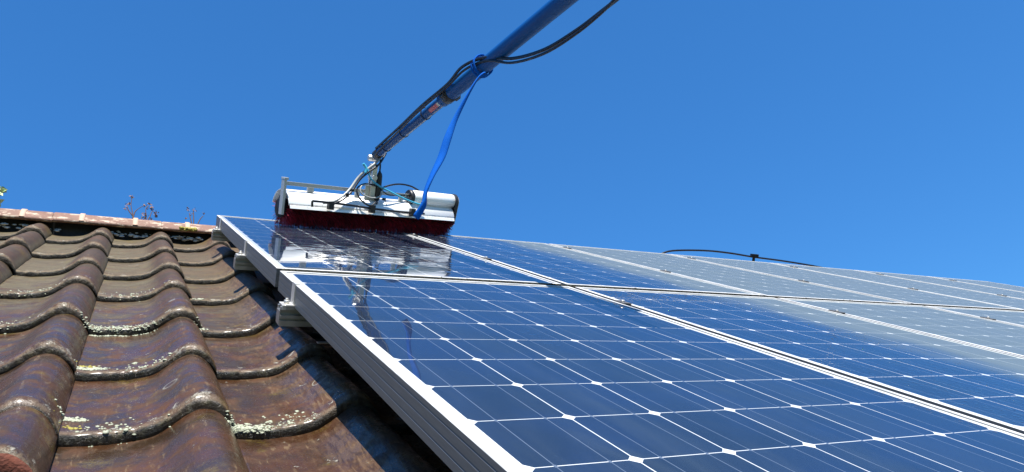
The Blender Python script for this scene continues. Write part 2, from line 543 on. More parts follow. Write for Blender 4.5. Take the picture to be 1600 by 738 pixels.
class MB:
    """collects shapes into one mesh"""
    def __init__(s):
        s.v = []; s.f = []; s.sm = []; s.uv = []

    def add(s, vs, fs, smooth=False, uv=None):
        k = len(s.v)
        s.v += [Vector(x) for x in vs]
        s.f += [tuple(i + k for i in f) for f in fs]
        s.sm += [smooth] * len(fs)
        s.uv += uv if uv else [(0, 0)] * len(vs)

    def box(s, lo, hi, bev=0.0, mtx=None):
        bm = bmesh.new()
        bmesh.ops.create_cube(bm, size=1)
        lo = Vector(lo); hi = Vector(hi)
        for v in bm.verts:
            v.co = Vector(((lo.x + hi.x) / 2 + v.co.x * (hi.x - lo.x), (lo.y + hi.y) / 2 + v.co.y * (hi.y - lo.y), (lo.z + hi.z) / 2 + v.co.z * (hi.z - lo.z)))
        if bev:
            bmesh.ops.bevel(bm, geom=bm.edges[:], offset=bev, segments=2, affect='EDGES', profile=0.7)
        if mtx:
            bmesh.ops.transform(bm, matrix=mtx, verts=bm.verts)
        bm.verts.index_update()
        s.add([v.co.copy() for v in bm.verts], [tuple(v.index for v in f.verts) for f in bm.faces])
        bm.free()

    def tube(s, pts, rad, n=10, sub=5, caps=True, flat=None):
        pts = [Vector(p) for p in pts]
        rads = rad if isinstance(rad, (list, tuple)) else [rad] * len(pts)
        if sub > 1 and len(pts) > 2:
            q = []; rr = []
            for i in range(len(pts) - 1):
                p0 = pts[max(i - 1, 0)]; p1 = pts[i]; p2 = pts[i + 1]; p3 = pts[min(i + 2, len(pts) - 1)]
                for j in range(sub):
                    t = j / sub
                    q.append(0.5 * ((2 * p1) + (p2 - p0) * t + (2 * p0 - 5 * p1 + 4 * p2 - p3) * t * t + (3 * p1 - p0 - 3 * p2 + p3) * t ** 3))
                    rr.append(rads[i] + (rads[i + 1] - rads[i]) * t)
            q.append(pts[-1]); rr.append(rads[-1])
            pts = q; rads = rr
        vs = []; fs = []; uv = []
        up = None
        ln = 0
        for i, p in enumerate(pts):
            d = (pts[min(i + 1, len(pts) - 1)] - pts[max(i - 1, 0)])
            if d.length < 1e-9: d = Vector((0, 0, 1))
            d.normalize()
            if up is None:
                up = d.cross(Vector((0, 0, 1)))
                if up.length < 0.1: up = d.cross(Vector((0, 1, 0)))
            up = (up - d * up.dot(d)).normalized()
            w = d.cross(up)
            if i: ln += (p - pts[i - 1]).length
            for k in range(n):
                a = 2 * pi * k / n
                if flat:
                    tw = flat[1] * i / len(pts)
                    a0 = cos(a) * rads[i]; b0 = sin(a) * rads[i] * flat[0]
                    vs.append(p + up * (a0 * cos(tw) - b0 * sin(tw)) + w * (a0 * sin(tw) + b0 * cos(tw)))
                else:
                    vs.append(p + up * cos(a) * rads[i] + w * sin(a) * rads[i])
                uv.append((ln, k / n))
        m = len(pts)
        for i in range(m - 1):
            for k in range(n):
                fs.append((i * n + k, i * n + (k + 1) % n, (i + 1) * n + (k + 1) % n, (i + 1) * n + k))
        s.add(vs, fs, True, uv)
        if caps:
            k = len(s.v) - m * n
            s.f.append(tuple(k + j for j in range(n))[::-1]); s.sm.append(False)
            s.f.append(tuple(k + (m - 1) * n + j for j in range(n))); s.sm.append(False)

    def cyl(s, a, b, r, n=28, bev=0.0):
        a = Vector(a); b = Vector(b)
        d = (b - a).normalized()
        if bev:
            s.tube([a, a + d * 1e-4, a + d * bev, b - d * bev, b - d * 1e-4, b], [r - bev, r - bev, r, r, r - bev, r - bev], n, 1)
        else:
            s.tube([a, b], r, n, 1)

    def prism(s, poly, axis, lo, hi):
        """poly = 2-D outline, extruded along axis ('x','y','z') from lo to hi"""
        n = len(poly)
        def pt(p, t):
            return {'x': (t, p[0], p[1]), 'y': (p[0], t, p[1]), 'z': (p[0], p[1], t)}[axis]
        vs = [pt(p, lo) for p in poly] + [pt(p, hi) for p in poly]
        fs = [tuple(range(n))[::-1], tuple(range(n, 2 * n))] + [(i, (i + 1) % n, n + (i + 1) % n, n + i) for i in range(n)]
        s.add(vs, fs)

    def build(s, name, mat, parent=None, **kw):
        o = mesh_obj(name, s.v, s.f, mat, parent, uvs=s.uv)
        o.data.polygons.foreach_set('use_smooth', s.sm)
        bm = bmesh.new(); bm.from_mesh(o.data)
        bmesh.ops.recalc_face_normals(bm, faces=bm.faces)
        bm.to_mesh(o.data); bm.free()
        return props(o, **kw)


def at(u, v, w=0.0, extra=None):
    m = ROOF @ Matrix.Translation(L(u, v, w))
    return m @ extra if extra else m


# ------------------------------------------------------------------ ground
g = mesh_obj('ground', [(-600, -600, 0), (600, -600, 0), (600, 600, 0), (-600, 600, 0)], [(0, 1, 2, 3)], mat_ground())
props(g, kind='structure')

# ------------------------------------------------------------------ house
UL, UR = -13.0, 49.0                      # gable ends
RV, EV = -16.9, 19.0                      # ridge and eave
house = empty('house', Matrix.Translation((0, 0, 0)), label='house roof of worn brown clay tiles under the solar panels', cat='house')


def rw(u, v, w=0.0):
    return ROOF @ L(u, v, w)


def back(p, ridge_y):
    return Vector((p.x, 2 * ridge_y - p.y, p.z))


DECKW = 2.15
rid = rw(0, RV, DECKW)
RY = rid.y
mb = MB()
a_, b_, c_, d_ = rw(UL, EV, DECKW), rw(UR, EV, DECKW), rw(UR, RV, DECKW), rw(UL, RV, DECKW)
nn = (ROOF.to_3x3() @ Vector((0, 0, 1))) * 0.05
mb.add([a_, b_, c_, d_, a_ - nn, b_ - nn, c_ - nn, d_ - nn],
       [(0, 1, 2, 3), (7, 6, 5, 4), (0, 4, 5, 1), (1, 5, 6, 2), (2, 6, 7, 3), (3, 7, 4, 0)])
roof = mb.build('roof', M_DECK, house)
mb = MB()
wy0 = a_.y + 0.3; wy1 = 2 * RY - wy0
zt = a_.z - 0.1 + 0.3 * math.tan(PITCH)
mb.box((a_.x + 0.15, wy0, 0), (b_.x - 0.15, wy1, zt - 0.05))
gz = rid.z - 0.14
for gx in (a_.x + 0.15, b_.x - 0.4):
    mb.add([(gx, wy0, zt - 0.05), (gx, wy1, zt - 0.05), (gx, RY, gz), (gx + 0.25, wy0, zt - 0.05), (gx + 0.25, wy1, zt - 0.05), (gx + 0.25, RY, gz)],
           [(0, 1, 2), (5, 4, 3), (0, 3, 4, 1), (1, 4, 5, 2), (2, 5, 3, 0)])
mb.build('wall', M_WALL, house)
mb = MB()
NB = 130
vs = []; fs = []
for j in range(2):
    for i in range(NB * 6 + 1):
        p = rw(UL + (UR - UL) * i / (NB * 6), RV if j == 0 else EV, 1.55 - 0.28 * max(0, sin(2 * pi * (UL + (UR - UL) * i / (NB * 6)) / 1.87)))
        vs.append(back(p, RY))
n_ = NB * 6 + 1
for i in range(n_ - 1):
    fs.append((i, i + 1, n_ + i + 1, n_ + i))
mb.add(vs, fs, True)
mb.build('rear_tiles', M_TILE, house)

# ------------------------------------------------------------------ tiles
TP = 1.87 * U                  # column pitch
TW = 1.90 * U


PROF = [(0.0, 0.02), (0.15, 0.0), (0.45, 0.0), (0.62, 0.012), (0.86, 0.05), (1.03, 0.11), (1.20, 0.235), (1.33, 0.345), (1.46, 0.410), (1.58, 0.410), (1.69, 0.360), (1.79, 0.260), (1.86, 0.140), (1.90, 0.05)]


def tile_profile(t):
    """height of the tile over its pan (m) at cross position t in 0..1"""
    x = t * 1.90
    for i in range(len(PROF) - 1):
        if x <= PROF[i + 1][0] + 1e-9:
            break
    p0 = PROF[max(i - 1, 0)]; p1 = PROF[i]; p2 = PROF[i + 1]; p3 = PROF[min(i + 2, len(PROF) - 1)]
    d = p2[0] - p1[0]
    a = (x - p1[0]) / d
    m1 = (p2[1] - p0[1]) / max(p2[0] - p0[0], 1e-6) * d
    m2 = (p3[1] - p1[1]) / max(p3[0] - p1[0], 1e-6) * d
    h = (2 * a ** 3 - 3 * a * a + 1) * p1[1] + (a ** 3 - 2 * a * a + a) * m1 + (-2 * a ** 3 + 3 * a * a) * p2[1] + (a ** 3 - a * a) * m2
    return h * 1.02 * U


def make_tile_mesh(seed, lo=False, broken=False):
    rng = random.Random(seed)
    nx = 14 if lo else 46
    ln = 0.42
    th = 0.0195
    ys = [ln, ln * 0.7, 0.24, 0.17, 0.11, 0.065, 0.042, 0.030, 0.022, 0.015, 0.009] if not lo else [ln, 0.2, 0.02]
    loop = [(y, 0.0) for y in ys]
    loop += [(0.0042, -0.0006), (0.0012, -0.003), (0.0, -0.0068), (0.0, -0.012), (0.0004, -0.018), (0.002, -th)]
    loop += [(0.05, -th), (ln, -th)]
    off = Vector((rng.random() * 50, rng.random() * 50, 0))
    vs = []; fs = []
    m = len(loop)
    for i in range(nx + 1):
        t = i / nx
        h = tile_profile(t)
        # local lowering at the roll nose gives the thick worn lip
        for j, (y, dz) in enumerate(loop):
            x = t * TW
            nz = noise.noise(Vector((x * 30, y * 14, 0)) + off) * 0.0018
            edge = 0.0
            if y < 0.02:
                edge = noise.noise(Vector((x * 75, 3.1, 0)) + off) * 0.0024 + noise.noise(Vector((x * 260, 9.1, dz * 90)) + off) * 0.0011
            dzz = dz * (1.0 + 0.38 * math.exp(-((t - 0.78) / 0.13) ** 2) - 0.45 * max(0.0, min(1.0, (t - 0.90) / 0.1))) * (1.35 if broken else 1.0)
            h2 = h * (1.0 - 0.22 * min(y, 0.42))
            # noses sag a little toward the lip
            sag = -0.0030 * math.exp(-y / 0.016) - 0.0050 * math.exp(-y / 0.022) * math.exp(-((t - 0.80) / 0.14) ** 2)
            # lean of the roll: head of the tile is a bit narrower
            rimb = (0.0008 + 0.0026 * math.exp(-((t - 0.80) / 0.15) ** 2)) * math.exp(-((y - 0.016) / 0.009) ** 2) if dz > -0.001 else 0.0
            vs.append(Vector((x + 0.003 * sin(t * pi) * y, y + edge, h2 + dzz + nz + sag + rimb)))
    for i in range(nx):
        for j in range(m):
            k = (j + 1) % m
            fs.append((i * m + j, (i + 1) * m + j, (i + 1) * m + k, i * m + k))
    fs.append(tuple(range(m)))
    fs.append(tuple(nx * m + j for j in range(m))[::-1])
    me = bpy.data.meshes.new('roof_tile')
    me.from_pydata([tuple(v) for v in vs], [], fs)
    me.materials.append(M_TILE)
    bm = bmesh.new(); bm.from_mesh(me)
    bmesh.ops.recalc_face_normals(bm, faces=bm.faces)
    for f in bm.faces: f.smooth = len(f.verts) == 4
    bm.to_mesh(me); bm.free()
    if broken:
        me.materials.append(M_BROKEN)
        for p in me.polygons:
            if p.normal.y < -0.6: p.material_index = 1
    me.update()
    return me


M_BROKEN = simple('fresh_red_clay_break', (0.13, 0.035, 0.018), 0.85, var=0.45, nscale=60, bump=0.9)
TILES = [make_tile_mesh(s) for s in range(7)]
TLO = make_tile_mesh(3, True)
TBROKE = make_tile_mesh(9, False, True)
ROWS = [16.5, 13.6, 10.4, 7.15, 4.33, 1.71, -1.09, -4.25, -7.15, -10.4, -13.75]
PANW = 1.5                      # depth of the pan underside at the nose
THK = 0.0195 / U
C0 = -3.24


def tile_matrix(col, row, rng):
    v = ROWS[row]
    gap = (ROWS[row] - ROWS[row + 1]) if row + 1 < len(ROWS) else 2.9
    tilt = math.atan(THK * 1.0 / gap)
    jit = (rng.uniform(-1, 1), rng.uniform(-1, 1), rng.uniform(-1, 1), rng.uniform(-1, 1))
    m = Matrix.Translation(L(C0 + col * 1.87 + jit[0] * 0.022, v + jit[1] * 0.06, PANW - THK))
    # tile lies along +y (upslope); nose at y = 0; its head dips under the next row
    return m @ Matrix.Rotation(-tilt * 0.95 + jit[2] * 0.003, 4, 'X') @ Matrix.Rotation(jit[3] * 0.007, 4, 'Z') @ Matrix.Rotation(jit[0] * 0.006, 4, 'Y')


INV_HOUSE = house.matrix_world.inverted()
rng = random.Random(11)
first = None
hidden = MB()
for row in range(len(ROWS)):
    for col in range(-5, 28):
        m = ROOF @ tile_matrix(col, row, rng)
        if col <= -1 and row == 2: continue
        if col == -1 and row == 3:
            m = ROOF @ Matrix.Translation(L(0, -1.42, 0)) @ ROOF.inverted() @ m
        shown = (col <= 2 and row >= 3 and not (row == 3 and col < -1)) and not (col < -3 and row < 6)
        if row == 3 and col == -1: shown = True
        if shown:
            o = bpy.data.objects.new('roof_tile', TBROKE if (col == -1 and row == 3) else TILES[rng.randrange(len(TILES))])
            COL.objects.link(o)
            o.parent = roof
            o.matrix_world = m
            if col == -1 and row == 3: o['label'] = 'broken tile with a red clay edge at the lower left'
        elif col < 3 or row < 2 or row == 3 or True:
            hidden.add([m @ v.co for v in TLO.vertices], [tuple(p.vertices) for p in TLO.polygons], True)
h_ = hidden.build('covered_tiles', M_TILE, roof)
props(h_, kind='stuff')

# ------------------------------------------------------------------ ridge caps
def cap_mesh(name, r, ulen, mat, flare=0.0, parent=None, mtx=None):
    """half-round cap, axis along x, thickness inwards"""
    n = 22
    vs = []; fs = []
    xs = [0, 0.004, ulen * 0.25, ulen * 0.5, ulen * 0.75, ulen - 0.004, ulen]
    th = 0.014
    for i, x in enumerate(xs):
        e = -0.0025 if i in (0, len(xs) - 1) else 0
        for s_ in (0, 1):
            rr = r + e + flare * (x / ulen) if s_ == 0 else r - th
            for k in range(n + 1):
                a = pi * 0.115 + pi * (k / n) * 0.77
                q = noise.noise(Vector((x * 9 + r * 100, k * 0.6, mtx.translation.x * 3))) * 0.002
                vs.append((x, -cos(a) * (rr + q), sin(a) * (rr + q)))
    m = 2 * (n + 1)
    for i in range(len(xs) - 1):
        for k in range(n):
            fs.append((i * m + k, i * m + k + 1, (i + 1) * m + k + 1, (i + 1) * m + k))
            fs.append((i * m + n + 1 + k, (i + 1) * m + n + 1 + k, (i + 1) * m + n + 2 + k, i * m + n + 2 + k))
        fs.append((i * m, (i + 1) * m, (i + 1) * m + n + 1, i * m + n + 1))
        fs.append((i * m + n, i * m + 2 * n + 1, (i + 1) * m + 2 * n + 1, (i + 1) * m + n))
    for i in (0, len(xs) - 1):
        for k in range(n):
            fs.append((i * m + k, i * m + n + 1 + k, i * m + n + 2 + k, i * m + k + 1))
    o = mesh_obj(name, vs, fs, mat, parent, smooth=False)
    bm = bmesh.new(); bm.from_mesh(o.data)
    bmesh.ops.recalc_face_normals(bm, faces=bm.faces)
    for f in bm.faces: f.smooth = True
    bm.to_mesh(o.data); bm.free()
    o.data.polygons.foreach_set('use_smooth', [abs(p.normal.x) < 0.5 for p in o.data.polygons])
    o.matrix_world = mtx
    return o


RR = 0.116
axis = rw(0, -16.35, 0.0)
axis = (ROOF @ L(0, -16.3, 0.69)) - Vector((0, -sin(PITCH), cos(PITCH))) * RR
r_ = random.Random(5)
k0 = -5.13 - 3.43 * 2
seg = 3.43
for i in range(16):
    u = k0 + i * seg
    if u > UR: break
    mt = Matrix.Translation(Vector((u * U, axis.y, axis.z + r_.uniform(-.0018, .0018)))) @ Matrix.Rotation(r_.uniform(-.005, .005), 4, 'Y')
    cap = cap_mesh('ridge_tile', RR, seg * U - 0.0015, M_RIDGE, 0.0, roof, mt)
    if i < 6:
        # pale moulded bands
        for bu in (0.255, 0.745):
            mb = MB()
            n = 20
            vs = []; fs = []
            x0 = seg * U * bu
            for (dx, dr) in ((-0.011, 0.0), (-0.009, 0.0045), (0.009, 0.0045), (0.011, 0.0)):
                for k in range(n + 1):
                    aa = pi * 0.125 + pi * 0.75 * k / n
                    vs.append((x0 + dx, -cos(aa) * (RR + dr + 0.001), sin(aa) * (RR + dr + 0.001)))
            for q in range(3):
                for k in range(n):
                    fs.append((q * (n + 1) + k, q * (n + 1) + k + 1, (q + 1) * (n + 1) + k + 1, (q + 1) * (n + 1) + k))
            bandmb = mesh_obj('ridge_band', vs, fs, M_BAND, None, smooth=True)
            # join the two bands into the cap mesh: keep them as one piece of the cap
            bm = bmesh.new(); bm.from_mesh(cap.data)
            base_n = len(bm.faces)
            if M_BAND.name not in [mm.name for mm in cap.data.materials]:
                cap.data.materials.append(M_BAND)
            vv_ = [bm.verts.new(v) for v in vs]
            for f in fs:
                ff = bm.faces.new([vv_[q] for q in f]); ff.material_index = 1; ff.smooth = True
            bm.to_mesh(cap.data); bm.free()
            bpy.data.objects.remove(bandmb)

mb = MB()
mb.box((UL * U + 0.05, axis.y - 0.035, axis.z - 0.16), (UR * U - 0.05, axis.y + 0.035, axis.z + RR - 0.028))
mb.build('ridge_board', M_DECK, roof)

# mortar crumbs under the ridge
mb = MB()
rr_ = random.Random(21)
from mathutils.bvhtree import BVHTree
_inv = ROOF.inverted()
_vv = []; _ff = []
bpy.context.view_layer.update()
for ch in roof.children:
    if ch.name.startswith('roof_tile'):
        k_ = len(_vv)
        mm_ = _inv @ ch.matrix_world
        _vv += [mm_ @ v_.co for v_ in ch.data.vertices]
        _ff += [tuple(q + k_ for q in p_.vertices) for p_ in ch.data.polygons]
BVH = BVHTree.FromPolygons(_vv, _ff)


def on_tile(u, v):
    hit = BVH.ray_cast(L(u, v, -1.0), Vector((0, 0, -1)), 1.0)
    return hit[0]


def blob(mb, c, r, rr_, n=1, sq=0.7):
    bm = bmesh.new()
    bmesh.ops.create_icosphere(bm, subdivisions=n, radius=1)
    o = Vector((rr_.random() * 90, rr_.random() * 90, rr_.random() * 90))
    for v in bm.verts:
        v.co = v.co * (1 + 0.75 * noise.noise(v.co * 1.9 + o))
        v.co = Vector((v.co.x * r, v.co.y * r, v.co.z * r * sq)) + Vector(c)
    bm.verts.index_update()
    mb.add([v.co.copy() for v in bm.verts], [tuple(v.index for v in f.verts) for f in bm.faces], True)
    bm.free()
for (u0_, u1_, n_b) in ((-6.8, -4.9, 42), (-3.4, -2.3, 26), (-2.3, -1.9, 12), (-1.6, -0.25, 44)):
    for i in range(n_b):
        u = rr_.uniform(u0_, u1_)
        blob(mb, L(u, -15.95 + rr_.uniform(-0.12, 0.12), 1.22 + rr_.uniform(-0.06, 0.10)), rr_.uniform(0.003, 0.012), rr_, 2, 0.4)
mo = mb.build('ridge_mortar', M_MORTAR, None, kind='stuff', label='crumbled white mortar under the ridge tiles', cat='mortar')
mo.matrix_world = ROOF
mb = MB()
for i in range(34):
    blob(mb, L(rr_.uniform(-1.15, -0.55), -15.72 + rr_.uniform(-0.10, 0.1), 0.86 + rr_.uniform(-0.05, 0.05)), rr_.uniform(0.005, 0.011), rr_)
for (u, v, n_b, sp) in ((-3.08, 1.45, 40, 0.06), (-3.12, 4.1, 26, 0.06)):
    for i in range(n_b):
        h0 = on_tile(u + rr_.gauss(0, sp), v - abs(rr_.gauss(0, sp)))
        if h0: blob(mb, h0, rr_.uniform(0.0012, 0.0034), rr_, 1, 0.4)
yo = mb.build('yellow_lichen', M_YLICH, None, kind='stuff', label='yellow lichen crusts growing on the roof and ridge', cat='lichen')
yo.matrix_world = ROOF
mb = MB()
for (u, nose, n_b, sp) in ((-1.28, 4.33, 260, 0.07), (-1.05, 4.33, 70, 0.07), (-3.06, 1.60, 170, 0.09), (-3.1, -1.12, 150, 0.10),
                        (-2.75, -1.12, 120, 0.13), (-2.3, -1.10, 70, 0.10), (-3.12, 3.75, 110, 0.07), (-1.35, -1.12, 30, 0.06),
                        (-2.7, 4.30, 50, 0.22), (-2.3, 1.68, 45, 0.2), (-1.2, -4.28, 40, 0.06), (-2.6, -4.28, 40, 0.3), (-0.7, 4.3, 60, 0.2), (-4.6, -1.1, 50, 0.2), (-4.4, -4.3, 50, 0.2)):
    for i in range(n_b):
        h0 = on_tile(u + rr_.gauss(0, sp), nose + 0.02 - abs(rr_.gauss(0, sp * 0.9)))
        if h0: blob(mb, h0, rr_.uniform(0.0010, 0.0032) * (1.6 if rr_.random() < 0.12 else 1), rr_, 1, 0.5)
lo_ = mb.build('white_lichen', M_LICH, None, kind='stuff', label='pale green lichen crusts along the lower tile edges', cat='lichen')
lo_.matrix_world = ROOF

# ------------------------------------------------------------------ rails
DEP = 0.047                    # frame depth
RAILS = [(-10.87, 'nearest the ridge'), (-4.78, 'in the middle, under the upper row of panels'), (1.43, 'nearest the camera, under the lower row'), (10.9, 'lowest, under the near end of the panels')]
RH = 0.041
for v, wh in RAILS:
    e = empty('mounting_rail', at(-0.40, v, DEP / U), label='aluminium mounting rail with slotted end, ' + wh, cat='rail', group='rails carrying the solar panels')
    # C-profile with two grooves on the downslope face, y: 0 front, +y upslope; z: 0 top
    h = RH; d = 0.040
    prof = [(0, 0), (0, -0.006), (0.012, -0.0065), (0.012, -0.0175), (0, -0.018), (0, -0.0245), (0.006, -0.025), (0.006, -0.0285), (0, -0.029), (0, -h), (d, -h), (d, -0.001), (d - 0.012, -0.001), (d - 0.012, -0.008), (0.012, -0.008), (0.012, 0)]
    mb = MB()
    mb.prism(prof, 'x', 0, 46.2 * U)
    mb.build('rail_profile', M_RAIL, e)
    # cut end: walls standing slightly proud of a dark hollow
    mb = MB()
    mb.prism([(0.003, -0.009), (0.003, -h + 0.003), (d - 0.003, -h + 0.003), (d - 0.003, -0.009)], 'x', -0.0015, -0.0003)
    mb.build('end_cap', M_RAIL, e)

# roof hook glimpsed under the lower rail
e = empty('roof_hook', at(0.1, 2.1, 0.80), label='flat steel roof hook in the shade below the lower rail', cat='hook')
mb = MB(); mb.box((0, 0.0, -0.002), (0.045, 0.012, 0.0), 0.0005)
mb.build('hook_plate', M_STEEL, e)

# ------------------------------------------------------------------ solar panels
WP = 6.532
M_G = {0: mat_glass('solar_glass_upper', 0.968), 1: mat_glass('solar_glass_lower', 1.011)}
ROWDEF = {0: (-12.325, 0.968), 1: (0.0, 1.011)}      # v of the cells' top edge, cell pitch
MARG = 0.185


def sweep_rect(prof, x0, y0, x1, y1):
    """profile points (inset, z) swept round a rectangle"""
    n = len(prof)
    vs = []
    for (cx, cy, sx, sy) in ((x0, y0, 1, 1), (x1, y0, -1, 1), (x1, y1, -1, -1), (x0, y1, 1, -1)):
        for (i, z) in prof:
            vs.append((cx + sx * i, cy + sy * i, z))
    fs = []
    for c in range(4):
        for k in range(n):
            a = c * n + k; b = c * n + (k + 1) % n
            c2 = ((c + 1) % 4) * n
            fs.append((a, b, c2 + (k + 1) % n, c2 + k))
    return vs, fs


FPROF = [(0.0110, -0.0016), (0.0106, 0.0), (0.0008, 0.0), (0.0, -0.0008), (0.0, -0.0075), (0.0009, -0.0080), (0.0009, -0.0092), (0.0, -0.0098),
         (0.0, -0.0215), (0.0007, -0.022), (0.0007, -0.0232), (0.0, -0.0238), (0.0, -0.0345), (0.0007, -0.035), (0.0007, -0.0362), (0.0, -0.0368),
         (0.0, -DEP), (0.026, -DEP), (0.026, -DEP + 0.002), (0.002, -DEP + 0.002), (0.002, -0.0075), (0.0110, -0.0075)]
ORD = ['first', 'second', 'third', 'fourth', 'fifth', 'sixth', 'seventh']
TOPX = {0: 'under the left of the rotating brush', 1: 'under the right end of the brush, half dusty'}
protos = {}
for row in (0, 1):
    v0, pv = ROWDEF[row]
    for col in range(7):
        place = 'upper row by the ridge' if row == 0 else 'lower row'
        if row == 0:
            lab = {0: 'leftmost panel of the upper row, wet, with the brush on it',
                   1: 'second panel of the upper row, blue at left and dusty at right',
                   6: 'last dusty panel of the upper row at the far right'}.get(col, '%s dusty solar panel from the left in the upper row' % ORD[col])
        else:
            lab = {0: 'large clean blue solar panel nearest the camera, leftmost of the lower row',
                   1: 'second panel of the lower row, spotted with water drops',
                   2: 'third panel of the lower row, covered in pale dust',
                   6: 'last dusty panel of the lower row'}.get(col, '%s dusty solar panel from the left in the lower row' % ORD[col])
        m = at(col * WP, v0, 0.0) @ Matrix.Rotation(random.uniform(-1, 1) * 0.0006, 4, 'X')
        if row in protos:
            src = protos[row]
            e = src.copy(); COL.objects.link(e)
            e.matrix_world = m
            for ch in src.children:
                c = ch.copy(); COL.objects.link(c); c.parent = e
            e['label'] = lab
            continue
        e = empty('solar_panel', m, label=lab, cat='solar panel', group='solar panels on the tiled roof')
        x0 = -MARG * U; x1 = (6 + MARG) * U; y1 = MARG * U; y0 = -(12 * pv + MARG) * U
        vs, fs = sweep_rect(FPROF, x0, y0, x1, y1)
        mb = MB(); mb.add(vs, fs)
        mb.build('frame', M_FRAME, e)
        i = 0.0085
        mb = MB()
        mb.box((x0 + i, y0 + i, -0.0065), (x1 - i, y1 - i, -0.0022))
        gl = mb.build('glass', M_G[row], e)
        mb = MB(); mb.box((x0 + 0.02, y0 + 0.02, -0.0105), (x1 - 0.02, y1 - 0.02, -0.0070))
        mb.build('back_sheet', M_BACK, e)
        protos[row] = e

# grime in the slot between the two rows
rng = random.Random(3)
mb = MB()
mb.box(L(-0.10, -0.51, 0.30), L(27, -0.20, 0.075))
for i in range(6500):
    u = rng.random() ** 1.5 * 27 - 0.1
    bigr = rng.uniform(0.0012, 0.0036)
    blob(mb, L(u, rng.uniform(-0.51, -0.20), 0.045 + rng.uniform(-0.035, 0.03)), bigr, rng, 1, 0.8)
mo2 = mb.build('moss_seam', M_MOSS, None, kind='stuff', label='dark moss and grit packed in the seam between panel rows', cat='moss')
mo2.matrix_world = ROOF

# ------------------------------------------------------------------ clamps
def end_clamp(v, wh):
    e = empty('end_clamp', at(-0.18, v, 0.0), label='aluminium end clamp with bolt on the rail ' + wh, cat='clamp', group='end clamps on the left panel edge')
    mb = MB()
    mb.box((-0.003, 0.006, -DEP + 0.004), (-0.0004, 0.036, 0.0022), 0.0006)
    mb.box((-0.003, 0.006, 0.0006), (0.0075, 0.036, 0.0028), 0.0006)
    mb.box((-0.026, 0.000, -DEP + 0.0005), (-0.0005, 0.038, -DEP + 0.0045), 0.0008)
    mb.box((-0.026, -0.003, -DEP - 0.006), (-0.018, 0.006, -DEP + 0.004), 0.0008)
    mb.build('clamp_plate', M_CLAMP, e)
    mb = MB()
    mb.cyl((-0.014, 0.019, -DEP + 0.0045), (-0.014, 0.019, -DEP + 0.012), 0.0058, 6)
    mb.cyl((-0.014, 0.019, -DEP + 0.012), (-0.014, 0.019, -DEP + 0.016), 0.003, 10)
    mb.build('bolt', M_STEEL, e)
for (v, wh) in ((-10.87, 'nearest the ridge'), (-4.78, 'beside the upper panel row'), (1.43, 'nearest the camera'), (10.9, 'lowest on the roof')):
    end_clamp(v, wh)

mc = None
for ri, (v, wh) in enumerate(((-10.87, 'high up near the ridge'), (-4.78, 'at mid height of the upper row'), (1.75, 'just below the mossy seam'), (10.9, 'at the near end of the lower row'))):
    for s in range(1, 7):
        lab = 'dark clamp on the %s panel gap, %s' % (ORD[s - 1], wh)
        m = at(s * WP - 0.265, v, 0)
        if mc is None:
            mc = empty('mid_clamp', m, label=lab, cat='clamp', group='clamps between neighbouring panels')
            mb = MB()
            mb.box((-0.0125, -0.022, 0.0004), (0.0125, 0.022, 0.0034), 0.0006)
            mb.box((-0.006, -0.022, -0.02), (0.006, 0.022, 0.0002))
            mb.build('clamp_plate', M_DCLAMP, mc)
            mb = MB(); mb.cyl((0, 0, 0.0034), (0, 0, 0.0075), 0.0055, 10)
            mb.build('bolt', M_STEEL, mc)
        else:
            e = mc.copy(); COL.objects.link(e); e.matrix_world = m; e['label'] = lab
            for ch in mc.children:
                c = ch.copy(); COL.objects.link(c); c.parent = e

# ------------------------------------------------------------------ rotating brush
B0 = L(1.45, -10.6); B1 = L(7.75, -12.3)
bang = math.atan2((B1 - B0).y, (B1 - B0).x)
bm_ = ROOF @ Matrix.Translation(B0 + Vector((0, 0, 0.001))) @ Matrix.Rotation(bang, 4, 'Z')
bm_ = bm_ @ Matrix.Translation((0, 0, -0.002))
brush = empty('cleaning_brush', bm_, label='rotary panel washing brush with aluminium hood, motor and dark red bristles', cat='cleaning brush')
BL = 0.865; CZ = 0.072
mb = MB()
mb.cyl((0.004, 0, CZ), (BL - 0.012, 0, CZ), 0.040, 28)
mb.build('brush_core', M_CORE, brush)
# bristles: thin tapering blades
rng = random.Random(8)
vs = []; fs = []; tone = []
for i in range(24000):
    x = rng.uniform(0.014, BL - 0.004)
    a = rng.uniform(0, 2 * pi)
    if 0.25 * pi < a < 0.75 * pi and rng.random() < 0.8: continue
    rl = 0.078 + rng.gauss(0, 0.0026)
    wdt = rng.uniform(0.0005, 0.0012)
    d = Vector((rng.gauss(0, 0.10), cos(a), sin(a))).normalized()
    t = Vector((1, 0, 0)) if rng.random() < 0.6 else Vector((0, -sin(a), cos(a)))
    t = (t + Vector((0, -sin(a), cos(a))) * rng.gauss(0, .4)).normalized()
    c = Vector((x, 0, CZ)) + d * 0.036
    e_ = Vector((x, 0, CZ)) + d * rl + Vector((rng.gauss(0, .002), rng.gauss(0, .002), 0))
    e_.x = min(max(e_.x, 0.0), BL)
    if e_.z < 0.0012:
        e_.y += (1 if e_.y > 0 else -1) * (0.0028 - e_.z) * rng.uniform(0.6, 3.0)
        e_.z = -0.0006 + rng.random() * 0.0016
    if e_.z > CZ + 0.03:
        continue
    k = len(vs)
    vs += [c - t * wdt, c + t * wdt, e_ + t * wdt * 0.7, e_ - t * wdt * 0.7]
    fs.append((k, k + 1, k + 2, k + 3))
    cl = noise.noise(Vector((x * 9, a * 0.7, 0)))
    tn = max(0, min(1, rng.random() ** 1.6 * 0.95 + 0.25 * cl))
    if x < 0.05: tn = min(1, tn + 0.25)
    tone += [tn] * 4
o = mesh_obj('bristles', vs, fs, M_BRIST, brush)
